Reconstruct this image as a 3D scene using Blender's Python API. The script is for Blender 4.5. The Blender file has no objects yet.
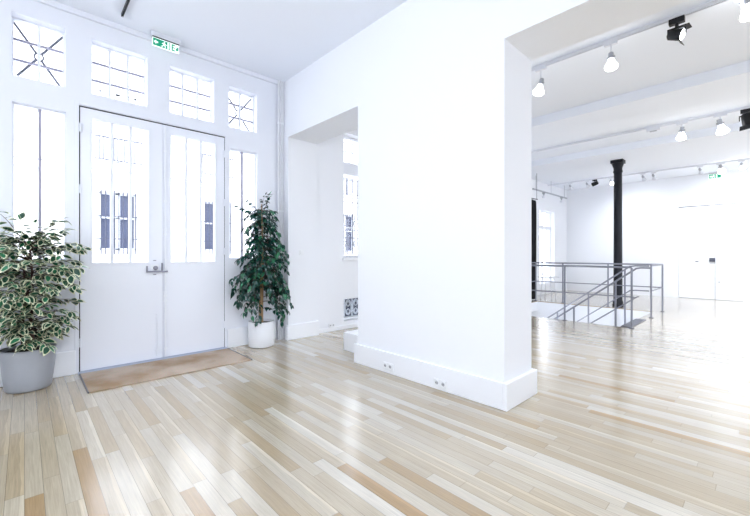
import bpy, bmesh, math, random
from mathutils import Vector, Matrix
random.seed(7)
C = bpy.context.scene.collection
PI = math.pi

# ------------------------------------------------------------------ helpers
class MB:
    """collects shapes and links them as one mesh object"""
    def __init__(s): s.v = []; s.f = []; s.m = []; s.smooth = []
    def add(s, vs, fs, mi=0, smooth=False):
        b = len(s.v); s.v += [tuple(v) for v in vs]
        for f in fs:
            s.f.append(tuple(b + i for i in f)); s.m.append(mi); s.smooth.append(smooth)
    def box(s, x0, x1, y0, y1, z0, z1, mi=0, M=None):
        vs = [Vector(p) for p in ((x0,y0,z0),(x1,y0,z0),(x1,y1,z0),(x0,y1,z0),(x0,y0,z1),(x1,y0,z1),(x1,y1,z1),(x0,y1,z1))]
        if M: vs = [M @ v for v in vs]
        s.add(vs, [(0,3,2,1),(4,5,6,7),(0,1,5,4),(1,2,6,5),(2,3,7,6),(3,0,4,7)], mi)
        return s
    def tube(s, pts, r, n=10, mi=0, closed=False, cap=True):
        pts = [Vector(p) for p in pts]; k = len(pts)
        rs = r if isinstance(r, (list, tuple)) else [r] * k
        up = None; vs = []
        for i, p in enumerate(pts):
            a = pts[(i - 1) % k] if (closed or i > 0) else pts[i]
            b = pts[(i + 1) % k] if (closed or i < k - 1) else pts[i]
            d = (b - a).normalized()
            if up is None:
                up = Vector((0, 0, 1)) if abs(d.z) < .9 else Vector((1, 0, 0))
            e1 = d.cross(up).normalized(); e2 = e1.cross(d).normalized(); up = e2
            for j in range(n):
                t = 2 * PI * j / n
                vs.append(p + (e1 * math.cos(t) + e2 * math.sin(t)) * rs[i])
        fs = []
        for i in range(k if closed else k - 1):
            for j in range(n):
                a = i * n + j; b = i * n + (j + 1) % n; i2 = (i + 1) % k
                fs.append((a, b, i2 * n + (j + 1) % n, i2 * n + j))
        s.add(vs, fs, mi, True)
        if cap and not closed:
            s.add(vs[:n], [tuple(range(n))[::-1]], mi); s.add(vs[-n:], [tuple(range(n))], mi)
        return s
    def lathe(s, prof, n=28, mi=0, M=None):
        """prof: (r, z) from the bottom to the top"""
        vs = []
        for r, z in prof:
            for j in range(n):
                t = 2 * PI * j / n; v = Vector((r * math.cos(t), r * math.sin(t), z)); vs.append(M @ v if M else v)
        fs = []
        for i in range(len(prof) - 1):
            for j in range(n):
                fs.append((i*n+j, i*n+(j+1) % n, (i+1)*n+(j+1) % n, (i+1)*n+j))
        s.add(vs, fs, mi, True)
        if prof[0][0] > 1e-4: s.add(vs[:n], [tuple(range(n))[::-1]], mi)
        if prof[-1][0] > 1e-4: s.add(vs[-n:], [tuple(range(n))], mi)
        return s
    def build(s, name, mats, parent=None, bevel=0, loc=None):
        me = bpy.data.meshes.new(name); me.from_pydata(s.v, [], s.f)
        for m in (mats if isinstance(mats, (list, tuple)) else [mats]): me.materials.append(m)
        me.polygons.foreach_set('material_index', s.m); me.polygons.foreach_set('use_smooth', s.smooth); me.update()
        o = bpy.data.objects.new(name, me); C.objects.link(o)
        if parent: o.parent = parent
        if loc: o.location = loc
        if bevel:
            b = o.modifiers.new('edge', 'BEVEL'); b.width = bevel; b.segments = 2; b.limit_method = 'ANGLE'; b.angle_limit = .9
        return o

def tag(o, label=None, cat=None, group=None, kind=None):
    if label: o['label'] = label
    if cat: o['category'] = cat
    if group: o['group'] = group
    if kind: o['kind'] = kind
    return o
def empty(name, loc=(0, 0, 0), rz=0):
    o = bpy.data.objects.new(name, None); C.objects.link(o); o.location = loc; o.rotation_euler = (0, 0, rz); o.empty_display_size = .1
    return o
def copy_tree(o, parent=None):
    c = o.copy(); C.objects.link(c)
    if parent: c.parent = parent
    for ch in list(o.children): copy_tree(ch, c)
    return c

def slab(mb, us, vs, w0, w1, axes, u0, u1, v0, v1, holes, mi=0):
    """a flat slab with rectangular holes; axes maps (u, v, w) to (x, y, z)"""
    U = sorted({u0, u1, *[a for h in holes for a in h[:2] if u0 < a < u1]})
    V = sorted({v0, v1, *[a for h in holes for a in h[2:] if v0 < a < v1]})
    def solid(i, j):
        if not (0 <= i < len(U) - 1 and 0 <= j < len(V) - 1): return False
        a = (U[i] + U[i+1]) / 2; b = (V[j] + V[j+1]) / 2
        return not any(h[0] < a < h[1] and h[2] < b < h[3] for h in holes)
    def q(*ps): mb.add([axes(*p) for p in ps], [(0, 1, 2, 3)], mi)
    for i in range(len(U) - 1):
        for j in range(len(V) - 1):
            if not solid(i, j): continue
            a, b, c, d = U[i], U[i+1], V[j], V[j+1]
            q((a,c,w0),(b,c,w0),(b,d,w0),(a,d,w0)); q((a,c,w1),(a,d,w1),(b,d,w1),(b,c,w1))
            if not solid(i-1, j): q((a,c,w0),(a,d,w0),(a,d,w1),(a,c,w1))
            if not solid(i+1, j): q((b,c,w0),(b,c,w1),(b,d,w1),(b,d,w0))
            if not solid(i, j-1): q((a,c,w0),(a,c,w1),(b,c,w1),(b,c,w0))
            if not solid(i, j+1): q((a,d,w0),(b,d,w0),(b,d,w1),(a,d,w1))
XZ = lambda u, v, w: (u, w, v)      # wall along x
YZ = lambda u, v, w: (w, u, v)      # wall along y
XY = lambda u, v, w: (u, v, w)      # floor

# ------------------------------------------------------------------ materials
def N(nt, t, **kw):
    n = nt.nodes.new(t)
    for k, v in kw.items(): setattr(n, k, v)
    return n
def principled(name, col, rough=.5, metal=0, bump=0, bscale=60, var=0, vscale=8, spec=.5, coat=0, emit=None, estr=0):
    m = bpy.data.materials.new(name); m.use_nodes = True; nt = m.node_tree; b = nt.nodes['Principled BSDF']
    b.inputs['Roughness'].default_value = rough; b.inputs['Metallic'].default_value = metal
    b.inputs['Specular IOR Level'].default_value = spec; b.inputs['Coat Weight'].default_value = coat
    b.inputs['Base Color'].default_value = (*col, 1)
    if emit: b.inputs['Emission Color'].default_value = (*emit, 1); b.inputs['Emission Strength'].default_value = estr
    tc = N(nt, 'ShaderNodeTexCoord')
    if var:
        no = N(nt, 'ShaderNodeTexNoise'); no.inputs['Scale'].default_value = vscale; no.inputs['Detail'].default_value = 5
        nt.links.new(tc.outputs['Object'], no.inputs['Vector'])
        mx = N(nt, 'ShaderNodeMix', data_type='RGBA')
        mx.inputs[6].default_value = (*[max(0, c * (1 - var)) for c in col], 1); mx.inputs[7].default_value = (*[min(1, c * (1 + var)) for c in col], 1)
        nt.links.new(no.outputs['Fac'], mx.inputs[0]); nt.links.new(mx.outputs[2], b.inputs['Base Color'])
    if bump:
        no = N(nt, 'ShaderNodeTexNoise'); no.inputs['Scale'].default_value = bscale; no.inputs['Detail'].default_value = 3
        nt.links.new(tc.outputs['Object'], no.inputs['Vector'])
        bp = N(nt, 'ShaderNodeBump'); bp.inputs['Strength'].default_value = bump; bp.inputs['Distance'].default_value = .004
        nt.links.new(no.outputs['Fac'], bp.inputs['Height']); nt.links.new(bp.outputs[0], b.inputs['Normal'])
    return m

WALL = principled('white_plaster', (.86, .88, .925), .65, bump=.08, bscale=40, spec=.3)
CEIL = principled('white_ceiling_paint', (.85, .885, .955), .8, spec=.2)
JOIN = principled('white_gloss_joinery', (.82, .845, .91), .35, bump=.05, bscale=25)
TRIM = principled('white_trim_paint', (.87, .89, .93), .4)
BAR = principled('glazing_bar_paint', (.38, .37, .47), .5)
PIPE = principled('grey_white_pipe_paint', (.78, .79, .83), .4)
LOCK = principled('old_steel_lock', (.3, .3, .36), .4, metal=.4)
SOCK = principled('white_plastic', (.85, .87, .9), .3)
DARK = principled('dark_hole', (.03, .03, .04), .6)
GAP = principled('dark_joint', (.02, .02, .03), .8)
IRON = principled('wrought_iron', (.07, .07, .10), .55, metal=.3)
IRONG = principled('grey_painted_iron', (.13, .135, .17), .5)
STEEL = principled('satin_steel', (.26, .27, .32), .36, metal=.85, var=.1, vscale=20)
STEELD = principled('dark_steel', (.12, .125, .16), .35, metal=.8, var=.15)
ALU = principled('aluminium_threshold', (.42, .48, .6), .4, metal=.5, var=.12, vscale=14)
BLACK = principled('black_paint', (.008, .009, .012), .42, spec=.3)
CAST = principled('black_cast_iron', (.006, .007, .012), .42, spec=.3, bump=.3, bscale=18, var=.4)
FABRIC = principled('black_fabric', (.01, .01, .013), .95, bump=.3, bscale=200)
LAMPW = principled('white_lamp_paint', (.72, .74, .8), .4)
LAMPG = principled('grey_lamp_socket', (.4, .42, .47), .4)
BULB = principled('lit_bulb', (1, 1, 1), .4, emit=(.97, .99, 1), estr=9)
GREYPOT = principled('grey_glazed_pot', (.36, .38, .42), .45, bump=.15, bscale=9, var=.08)
WHITEPOT = principled('white_glazed_pot', (.84, .86, .9), .25)
SOIL = principled('potting_soil', (.025, .018, .014), 1, bump=1, bscale=40, var=.5, vscale=30)
BARK = principled('pale_bark', (.42, .27, .14), .85, bump=.8, bscale=35, var=.5, vscale=22)
BARKD = principled('dark_bark', (.07, .04, .032), .85, bump=.8, bscale=35, var=.5, vscale=22)
LEAFG = principled('dark_leaf', (.006, .050, .038), .24, var=.75, vscale=9, spec=.6)
LEAFL = principled('young_leaf', (.02, .17, .075), .35, var=.6, vscale=9, spec=.6)
LEAFV = principled('variegated_leaf_green', (.007, .058, .028), .35, var=.7, vscale=8, spec=.5)
LEAFC = principled('variegated_leaf_cream', (.70, .71, .50), .4, var=.15, vscale=8)
FACADE = principled('pale_stone', (.86, .85, .84), .85, bump=.2, bscale=5, var=.05)
BPANE = principled('far_window_pane', (.085, .10, .17), .3)  # sky reflected in the glass is mixed into this bluish base colour
SHUT = principled('closed_white_shutter', (.8, .8, .82), .6)
BIRON = principled('far_iron', (.06, .065, .10), .6)
ROAD = principled('pale_paving', (.45, .45, .46), .9, var=.12, vscale=3)
SIGNG = principled('sign_green', (.0, .22, .12), .4, emit=(.0, .42, .22), estr=.4)
SIGNW = principled('sign_white', (.9, .95, .92), .4, emit=(.85, 1, .95), estr=.7)
CLEAR_TABLE = principled('pale_table_top', (.75, .75, .8), .1)

def glass_mat():
    m = bpy.data.materials.new('window_glass'); m.use_nodes = True; nt = m.node_tree; nt.nodes.clear()
    o = N(nt, 'ShaderNodeOutputMaterial'); t = N(nt, 'ShaderNodeBsdfTransparent'); g = N(nt, 'ShaderNodeBsdfGlossy')
    g.inputs['Roughness'].default_value = .02; t.inputs['Color'].default_value = (.97, .985, 1, 1)
    lw = N(nt, 'ShaderNodeLayerWeight'); lw.inputs['Blend'].default_value = .5; mx = N(nt, 'ShaderNodeMixShader')
    pw = N(nt, 'ShaderNodeMath', operation='POWER'); pw.inputs[1].default_value = 5; nt.links.new(lw.outputs['Facing'], pw.inputs[0])
    fr = N(nt, 'ShaderNodeMath', operation='MULTIPLY_ADD'); fr.inputs[1].default_value = .9; fr.inputs[2].default_value = .02; nt.links.new(pw.outputs[0], fr.inputs[0])
    nt.links.new(fr.outputs[0], mx.inputs[0]); nt.links.new(t.outputs[0], mx.inputs[1]); nt.links.new(g.outputs[0], mx.inputs[2]); nt.links.new(mx.outputs[0], o.inputs[0])
    return m
GLASS = glass_mat()

def floor_mat():
    m = bpy.data.materials.new('oak_strip_floor'); m.use_nodes = True; nt = m.node_tree; L = nt.links.new
    b = nt.nodes['Principled BSDF']
    tc = N(nt, 'ShaderNodeTexCoord'); sp = N(nt, 'ShaderNodeSeparateXYZ'); L(tc.outputs['Object'], sp.inputs[0])
    def M(op, a, bb=None):
        n = N(nt, 'ShaderNodeMath', operation=op)
        for i, x in enumerate((a, bb)):
            if x is None: continue
            if isinstance(x, (int, float)): n.inputs[i].default_value = x
            else: L(x, n.inputs[i])
        return n.outputs[0]
    u = M('DIVIDE', sp.outputs[0], .074); row = M('FLOOR', u); fu = M('FRACT', u)
    w1 = N(nt, 'ShaderNodeTexWhiteNoise', noise_dimensions='1D'); L(row, w1.inputs['W'])
    v = M('ADD', M('DIVIDE', sp.outputs[1], .95), M('MULTIPLY', w1.outputs['Value'], 7.3)); idx = M('FLOOR', v); fv = M('FRACT', v)
    cb = N(nt, 'ShaderNodeCombineXYZ'); L(row, cb.inputs[0]); L(idx, cb.inputs[1])
    w2 = N(nt, 'ShaderNodeTexWhiteNoise', noise_dimensions='2D'); L(cb.outputs[0], w2.inputs['Vector'])
    cr = N(nt, 'ShaderNodeValToRGB'); L(w2.outputs['Value'], cr.inputs[0]); e = cr.color_ramp; e.interpolation = 'LINEAR'
    tones = [(0, (.38, .245, .115)), (.035, (.42, .325, .20)), (.2, (.455, .375, .26)), (.5, (.495, .422, .308)), (.8, (.535, .472, .365)), (.95, (.59, .533, .435)), (1, (.65, .61, .53))]
    e.elements[0].position = 0; e.elements[0].color = (*tones[0][1], 1); e.elements[1].position = 1; e.elements[1].color = (*tones[-1][1], 1)
    for p, c in tones[1:-1]: x = e.elements.new(p); x.color = (*c, 1)
    # grain along the board
    gv = N(nt, 'ShaderNodeCombineXYZ'); L(M('MULTIPLY', sp.outputs[0], 120), gv.inputs[0]); L(M('ADD', M('MULTIPLY', sp.outputs[1], 3.5), M('MULTIPLY', w2.outputs['Value'], 30)), gv.inputs[1]); L(w2.outputs['Value'], gv.inputs[2])
    no = N(nt, 'ShaderNodeTexNoise'); no.inputs['Scale'].default_value = 1; no.inputs['Detail'].default_value = 6; no.inputs['Roughness'].default_value = .65; no.inputs['Distortion'].default_value = .7; L(gv.outputs[0], no.inputs['Vector'])
    gr = N(nt, 'ShaderNodeMapRange'); L(no.outputs['Fac'], gr.inputs[0]); gr.inputs[1].default_value = .3; gr.inputs[2].default_value = .7; gr.inputs[3].default_value = .78; gr.inputs[4].default_value = 1.08
    # joints
    j1 = M('LESS_THAN', fu, .035); j2 = M('LESS_THAN', fv, .004); j = M('MAXIMUM', j1, M('MULTIPLY', j2, .6))
    jf = M('SUBTRACT', 1, M('MULTIPLY', j, .45))
    w3 = N(nt, 'ShaderNodeTexWhiteNoise', noise_dimensions='3D'); c3 = N(nt, 'ShaderNodeCombineXYZ'); L(row, c3.inputs[0]); L(idx, c3.inputs[1]); c3.inputs[2].default_value = 5.5; L(c3.outputs[0], w3.inputs['Vector'])
    wav = N(nt, 'ShaderNodeTexNoise', noise_dimensions='1D'); wav.inputs['Scale'].default_value = 2.0; L(sp.outputs[1], wav.inputs['W'])
    edge = M('GREATER_THAN', M('ADD', fu, M('MULTIPLY', wav.outputs['Fac'], .5)), 1.0)
    sap = M('MULTIPLY', edge, M('GREATER_THAN', w3.outputs['Value'], .68))
    jf = M('MULTIPLY', jf, M('ADD', 1, M('MULTIPLY', sap, .22)))
    k = M('MULTIPLY', gr.outputs[0], jf)
    mul = N(nt, 'ShaderNodeMix', data_type='RGBA', blend_type='MULTIPLY'); mul.inputs[0].default_value = 1
    kc = N(nt, 'ShaderNodeCombineColor'); [L(k, kc.inputs[i]) for i in range(3)]
    L(cr.outputs[0], mul.inputs[6]); L(kc.outputs[0], mul.inputs[7]); L(mul.outputs[2], b.inputs['Base Color'])
    rr = N(nt, 'ShaderNodeMapRange'); L(no.outputs['Fac'], rr.inputs[0]); rr.inputs[3].default_value = .17; rr.inputs[4].default_value = .27; L(rr.outputs[0], b.inputs['Roughness'])
    bp = N(nt, 'ShaderNodeBump'); bp.inputs['Strength'].default_value = .25; bp.inputs['Distance'].default_value = .002; L(k, bp.inputs['Height']); L(bp.outputs[0], b.inputs['Normal'])
    b.inputs['Coat Weight'].default_value = .85; b.inputs['Coat Roughness'].default_value = .15; b.inputs['Specular IOR Level'].default_value = .5
    return m
FLOOR = floor_mat()

def mat_mat():
    m = principled('coir_mat', (.40, .25, .15), 1, bump=1, bscale=160, spec=.1); nt = m.node_tree; L = nt.links.new
    tc = N(nt, 'ShaderNodeTexCoord'); no = N(nt, 'ShaderNodeTexNoise'); no.inputs['Scale'].default_value = 2.2; no.inputs['Detail'].default_value = 4
    L(tc.outputs['Object'], no.inputs['Vector']); no2 = N(nt, 'ShaderNodeTexNoise'); no2.inputs['Scale'].default_value = 140; L(tc.outputs['Object'], no2.inputs['Vector'])
    cr = N(nt, 'ShaderNodeValToRGB'); L(no.outputs['Fac'], cr.inputs[0]); cr.color_ramp.elements[0].position = .35; cr.color_ramp.elements[0].color = (.35, .24, .15, 1)
    cr.color_ramp.elements[1].position = .62; cr.color_ramp.elements[1].color = (.56, .46, .375, 1)
    mx = N(nt, 'ShaderNodeMix', data_type='RGBA', blend_type='OVERLAY'); mx.inputs[0].default_value = .5; L(cr.outputs[0], mx.inputs[6]); L(no2.outputs['Color'], mx.inputs[7])
    L(mx.outputs[2], nt.nodes['Principled BSDF'].inputs['Base Color'])
    return m
COIR = mat_mat()

# ------------------------------------------------------------------ the setting
CH = 3.83      # ceiling of the entrance hall
FH = 3.70      # ceiling of the far room
XW = 2.82      # face of the partition
XB = 3.32      # its back
HX0, HX1, HY0, HY1 = 7.54, 10.15, 1.74, 4.30    # stairwell

mb = MB(); slab(mb, None, None, 0, -.25, XY, -3.0, 14.2, -5.0, 5.15, [(HX0, HX1, HY0, HY1)])
tag(mb.build('floor', FLOOR), 'pale oak strip floor running through both rooms', 'floor', kind='structure')
mb = MB(); mb.box(-3, XW, -5, 5.15, CH, CH + .2)
tag(mb.build('ceiling', CEIL), 'smooth white ceiling above the entrance hall', 'ceiling', kind='structure')
mb = MB(); mb.box(XB, 14.2, -5, 5.15, FH, FH + .2)
mb.box(6.62, 8.15, -5, 5.15, 3.55, FH); mb.box(9.6, 14.2, -5, 5.15, 3.55, FH)
tag(mb.build('ceiling', CEIL), 'white stepped ceiling of the gallery room with lower beams', 'ceiling', kind='structure')

# entrance wall with its openings
FAN = [(-.09, .31), (.53, 1.05), (1.29, 1.815), (2.01, 2.412)]
holes = [(a, b, 2.99, 3.60 - .02 * i) for i, (a, b) in enumerate(FAN)]
SIDE = [(-.085, .315), (2.02, 2.412)]
holes += [(a, b, 1.20, 2.735 - .03 * i) for i, (a, b) in enumerate(SIDE)]
DX0, DX1, DZ = .42, 1.955, 2.835
holes.append((DX0, DX1, -.01, DZ))
# one more barred window further along the entrance wall, past the frame
holes.append((-2.4, -.9, 1.2, 3.55))
mb = MB(); slab(mb, None, None, 5.0, 5.2, XZ, -3.0, XW, 0, CH, holes)
tag(mb.build('wall_front', JOIN), 'white timber entrance wall holding the double door and windows', 'wall', kind='structure')
# its continuation in the gallery room
h2 = [(3.91, 5.0, 1.2, 3.32), (3.91, 5.0, .13, .51), (6.4, 7.6, 1.2, 3.3), (11.72, 12.92, .35, 2.68)]
mb = MB(); slab(mb, None, None, 4.9, 5.2, XZ, XW, 14.2, 0, CH, h2)
tag(mb.build('wall_front', WALL), 'white street wall of the gallery room beyond the partition', 'wall', kind='structure')
# partition with a doorway and the big opening
mb = MB(); slab(mb, None, None, XW, XB, YZ, -5.0, 4.9, 0, CH, [(3.27, 4.84, -.01, 2.985), (-3.2, 1.46, -.01, 3.0)])
tag(mb.build('wall_right', WALL), 'thick white partition between entrance hall and gallery room', 'wall', kind='structure')
mb = MB(); slab(mb, None, None, -3.0, -3.2, YZ, -5.0, 5.2, 0, CH, [(-3.5, -1.5, 1.0, 3.4), (.2, 2.2, 1.0, 3.4)])
tag(mb.build('wall_left', WALL), 'white side wall of the entrance hall', 'wall', kind='structure')
mb = MB(); slab(mb, None, None, -5.0, -5.2, XZ, -3.2, 14.2, 0, CH, [(-2.6, -1.4, 1.0, 3.2), (6.6, 8.2, 1, 3.2), (9, 11, 1, 3.2), (11.8, 13.4, 1, 3.2)])
tag(mb.build('wall_back', WALL), 'white rear wall of the two rooms', 'wall', kind='structure')
mb = MB(); slab(mb, None, None, 14.0, 14.2, YZ, -5.0, 4.9, 0, FH, [(.45, 1.80, -.01, 2.66)])
tag(mb.build('wall_far', WALL), 'white end wall of the gallery room with a flush door', 'wall', kind='structure')

# baseboards
def base(name, label, boxes, h=.22):
    mb = MB()
    for x0, x1, y0, y1 in boxes:
        mb.box(x0, x1, y0, y1, 0, h)
    return tag(mb.build(name, TRIM, bevel=.006), label, 'baseboard', kind='structure')
base('baseboard_right', 'tall white baseboard wrapped around the partition pier', [(XW - .03, XB + .045, 1.425, 1.46), (XW - .03, XW, 1.46, 3.31), (XB, XB + .045, 1.46, 3.30), (XW, XB, 3.27, 3.30)])
base('baseboard_doorway', 'white baseboard around the doorway stub beside the pipes', [(XW - .03, XB + .03, 4.81, 4.84), (XW - .03, XW, 4.84, 4.9), (XB, XB + .03, 4.84, 4.87)])
base('baseboard_front', 'white baseboard below the window behind the variegated plant', [(-3, DX0 - .03, 4.975, 5.0)], .25)
base('baseboard_front', 'white baseboard below the window behind the dark ficus', [(DX1 + .03, XW - .12, 4.975, 5.0)], .25)
base('baseboard_street', 'low white baseboard along the gallery street wall', [(XB + .03, 14, 4.885, 4.9)], .07)
base('baseboard_left', 'white baseboard on the side wall', [(-3, -2.975, -5, 4.97)], .22)
mb = MB(); mb.box(3.06, XB, 3.31, 3.84, 0, .235)
tag(mb.build('trim_1', TRIM, bevel=.004), 'low white boxed plinth inside the doorway beside the pier', 'plinth', kind='structure')
mb = MB(); mb.box(-3, XW, 4.965, 5.0, CH - .06, CH)
tag(mb.build('trim_2', JOIN, bevel=.006), 'slim white cornice along the top of the entrance wall', 'cornice', kind='structure')

# ---- windows of the entrance wall
def window(name, label, x0, x1, z0, z1, y, nv, hz, vmat, hmat, fr=.012, vw=.018, hw=.012, depth=.05):
    """x0..z1: the opening; y: glazing plane; nv upright bars; hz heights of the cross bars"""
    w = empty(name, ((x0 + x1) / 2, y, z0)); cx = (x0 + x1) / 2; tag(w, label, 'window', kind='structure')
    a, b = x0 - cx, x1 - cx; h = z1 - z0
    m = MB(); m.box(a, a + fr, -depth/2, depth/2, 0, h); m.box(b - fr, b, -depth/2, depth/2, 0, h); m.box(a + fr, b - fr, -depth/2, depth/2, 0, fr); m.box(a + fr, b - fr, -depth/2, depth/2, h - fr, h)
    m.build('frame', JOIN, w)
    m = MB()
    for i in range(nv):
        c = a + (b - a) * (i + 1) / (nv + 1); m.box(c - vw/2, c + vw/2, -.02, .02, fr, h - fr)
    if nv: m.build('upright_bar', vmat, w)
    m = MB()
    for z in hz: m.box(a + fr, b - fr, -.012, .012, z - z0 - hw/2, z - z0 + hw/2)
    if hz: m.build('cross_bar', hmat, w)
    m = MB(); m.box(a + fr, b - fr, -.003, .003, fr, h - fr); m.build('pane', GLASS, w)
    return w
GY = 5.13
labels = ['small square window with crossed iron bars above the variegated plant', 'nine paned fanlight over the door leaf carrying the lock',
          'nine paned fanlight over the narrower glazed leaf beside the dark ficus', 'small window with crossed iron bars above the dark ficus']
for i, (a, b) in enumerate(FAN):
    zt = 3.60 - .02 * i
    w = window('window_%d' % (i + 1), labels[i], a, b, 2.99, zt, GY, 1 if i in (0, 3) else 2, [2.99 + (zt - 2.99) * .33, 2.99 + (zt - 2.99) * .66], JOIN, BAR, vw=.024, hw=.021)
    if i in (0, 3):
        hw, hh = (b - a) / 2, zt - 2.99; m = MB(); cz = hh * .5
        for sx in (-1, 1):
            for ez in (.02, hh - .02):
                m.tube([(sx * (hw - .01), .045, ez), (sx * .025, .045, cz + (ez - cz) * .14)], .012, 8)
        m.tube([((.035 * math.cos(t)), .045, cz + .04 * math.sin(t)) for t in [k * PI / 8 for k in range(16)]], .009, 6, closed=True)
        m.build('iron_cross', IRONG, w)
window('window_5', 'tall two paned side window behind the variegated plant', *SIDE[0], 1.20, 2.735, 5.07, 1, [2.22], BAR, BAR, vw=.026, hw=.008)
window('window_6', 'tall two paned side window behind the dark ficus', *SIDE[1], 1.20, 2.705, 5.07, 1, [1.75], BAR, BAR, vw=.026, hw=.008)
window('window_7', 'barred street window further along the entrance wall', -2.4, -.9, 1.2, 3.55, 5.1, 2, [2.0, 2.8], JOIN, JOIN, vw=.04, hw=.04, fr=.05)

# ---- the double door
door = empty('door_1', (DX0, 5.0, 0)); tag(door, 'tall white double entrance door with barred glazing and iron lock', 'door', kind='structure')
DM = 1.215
def leaf(x0, x1, gx0, gx1, nm, label):
    m = MB(); y0, y1 = .0, .06
    X = lambda x: x - DX0
    m2 = MB(); slab(m2, None, None, y0, y1, XZ, X(x0), X(x1), .018, 2.820, [(X(gx0), X(gx1), 1.165, 2.715)])
    l = m2.build(nm, JOIN, door, bevel=.003); l['label'] = label
    f = MB(); a, b = X(gx0), X(gx1)      # bead round the glass
    for q in ((a - .015, a, 1.15, 2.73), (b, b + .015, 1.15, 2.73)): f.box(q[0], q[1], -.008, 0, q[2], q[3])
    f.box(a, b, -.008, 0, 1.15, 1.165); f.box(a, b, -.008, 0, 2.715, 2.73); f.build('glazing_bead', JOIN, l)
    g = MB(); g.box(a, b, .03, .036, 1.165, 2.715); g.build('pane', GLASS, l)
    g = MB()
    for k in (1, 2):
        c = a + (b - a) * k / 3; g.box(c - .015, c + .015, .005, .05, 1.165, 2.715)
    g.build('upright_bar', JOIN, l)
    g = MB(); g.box(a, b, .02, .046, 2.19, 2.198); g.build('cross_bar', BAR, l)
    return l
l1 = leaf(DX0 + .011, DM - .003, .535, 1.06, 'door_leaf', 'wider leaf carrying the lock'); l2 = leaf(DM + .003, DX1 - .008, 1.302, 1.825, 'door_leaf', 'narrower leaf beside the dark ficus')
def P(x, z, y=0): return (x - DX0, y, z)
# lock box, knob, bolt, rod, hinges
m = MB(); m.box(.63, .84, -.03, 0, 1.045, 1.063); m.box(.617, .63, -.03, 0, 1.045, 1.12); m.box(.775, .786, -.03, 0, 1.06, 1.155); m.build('lock_bracket', LOCK, l1)
m = MB(); m.lathe([(.012, 0), (.012, .03), (.024, .036), (.026, .05), (.018, .06), (0, .062)], 16, M=Matrix.Translation((.705, 0, 1.097)) @ Matrix.Rotation(PI/2, 4, 'X')); m.build('door_knob', LOCK, l1)
m = MB(); m.box(.665, .745, -.012, 0, 1.063, 1.135); m.build('lock_plate', TRIM, l1)
m = MB()
for z in (1.185, 1.018): m.box(.69, .72, -.008, 0, z - .005, z + .005)
m.build('key_plate', LOCK, l1)
m = MB(); m.tube([P(1.145, .05, -.014), P(1.145, .55, -.014)], .008, 8); m.box(.715, .74, -.022, 0, .52, .535); m.box(.71, .745, -.02, 0, .1, .13); m.build('floor_bolt', JOIN, l1)
m = MB(); m.tube([P(1.235, .04, -.016), P(1.235, 2.8, -.016)], .009, 8)
for z in (.12, .7, .76, .8, 1.5, 1.55, 1.9, 2.5): m.box(P(1.235, 0)[0] - .02, P(1.235, 0)[0] + .02, -.02, 0, z - .012, z + .012)
m.build('espagnolette_rod', TRIM, l2)
for l, x in ((l1, DX0 + .012), (l2, DX1 - .012)):
    for z in (.32, 1.3, 1.95, 2.6):
        m = MB(); m.tube([P(x, z - .045, -.012), P(x, z + .045, -.012)], .011, 10); m.build('hinge', JOIN, l)
# dark rebate behind the joints of the door, seen as thin lines
m = MB(); m.box(.0, .010, .006, .07, 0, 2.835); m.box(0, DX1 - DX0, .006, .07, 2.821, 2.835); m.box(DX1 - DX0 - .008, DX1 - DX0, .006, .07, 0, 2.835); m.build('rebate', GAP, door)
m = MB()
for x0, x1 in ((-.035, -.0), (DX1 - DX0, DX1 - DX0 + .035)): m.box(x0, x1, -.012, 0, .25, DZ + .04)
m.box(0, DX1 - DX0, -.012, 0, DZ + .004, DZ + .04); m.build('architrave', JOIN, door, bevel=.003)

m = MB(); m.box(DX0 - .01, DX1 + .02, 4.925, 5.06, 0, .012)
tag(m.build('trim_3', ALU, bevel=.003), 'grey metal threshold strip under the double door', 'threshold', kind='structure')
mat_ = empty('doormat', (1.19, 4.56, 0)); tag(mat_, 'brown coir doormat set before the white double door', 'doormat')
m = MB(); m.box(-.765, .765, -.355, .36, .001, .012); m.build('coir_pad', COIR, mat_)
for a, b in ((.765, .778), (-.775, -.765)): m = MB(); m.box(a, b, -.355, .36, .001, .014); m.build('edging', STEELD, mat_)

# ---- windows of the gallery street wall
def street_window(name, label, x0, x1, z0, z1, transom=None):
    w = empty(name, ((x0 + x1) / 2, 5.08, z0)); tag(w, label, 'window', kind='structure'); hw = (x1 - x0) / 2; h = z1 - z0
    m = MB(); m.box(-hw, -hw + .03, -.03, .03, 0, h); m.box(hw - .03, hw, -.03, .03, 0, h); m.box(-hw, hw, -.03, .03, 0, .03); m.box(-hw, hw, -.03, .03, h - .03, h)
    if transom: m.box(-hw, hw, -.06, .03, transom[0] - z0, transom[1] - z0)
    m.box(-.03, .03, -.03, .03, .03, h - .03); m.build('frame', JOIN, w)
    m = MB()
    for k in range(1, 4): 
        if z1 - z0 > 1: m.box(-hw + .03, hw - .03, -.01, .01, h * k / 4 - .01, h * k / 4 + .01)
    if m.v: m.build('cross_bar', JOIN, w)
    m = MB(); m.box(-hw + .03, hw - .03, -.003, .003, .03, h - .03); m.build('pane', GLASS, w)
    return w
w = street_window('window_8', 'tall barred street window seen through the doorway', 3.91, 5.0, 1.2, 3.32, (2.66, 2.86))
m = MB()
for k in range(9):
    x = -.5 + k * .125; m.tube([(x, .10, .02), (x, .10, 1.43)], .008, 6)
    for z in (.25, .62): m.tube([(x + .06 + .035 * math.cos(t), .10, z + .05 * math.sin(t)) for t in [q * PI / 6 for q in range(12)]], .006, 5, closed=True)
for z in (.03, .36, 1.0, 1.42): m.tube([(-.53, .10, z), (.53, .10, z)], .008, 6)
m.build('iron_grille', IRON, w)
m = MB()
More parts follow.
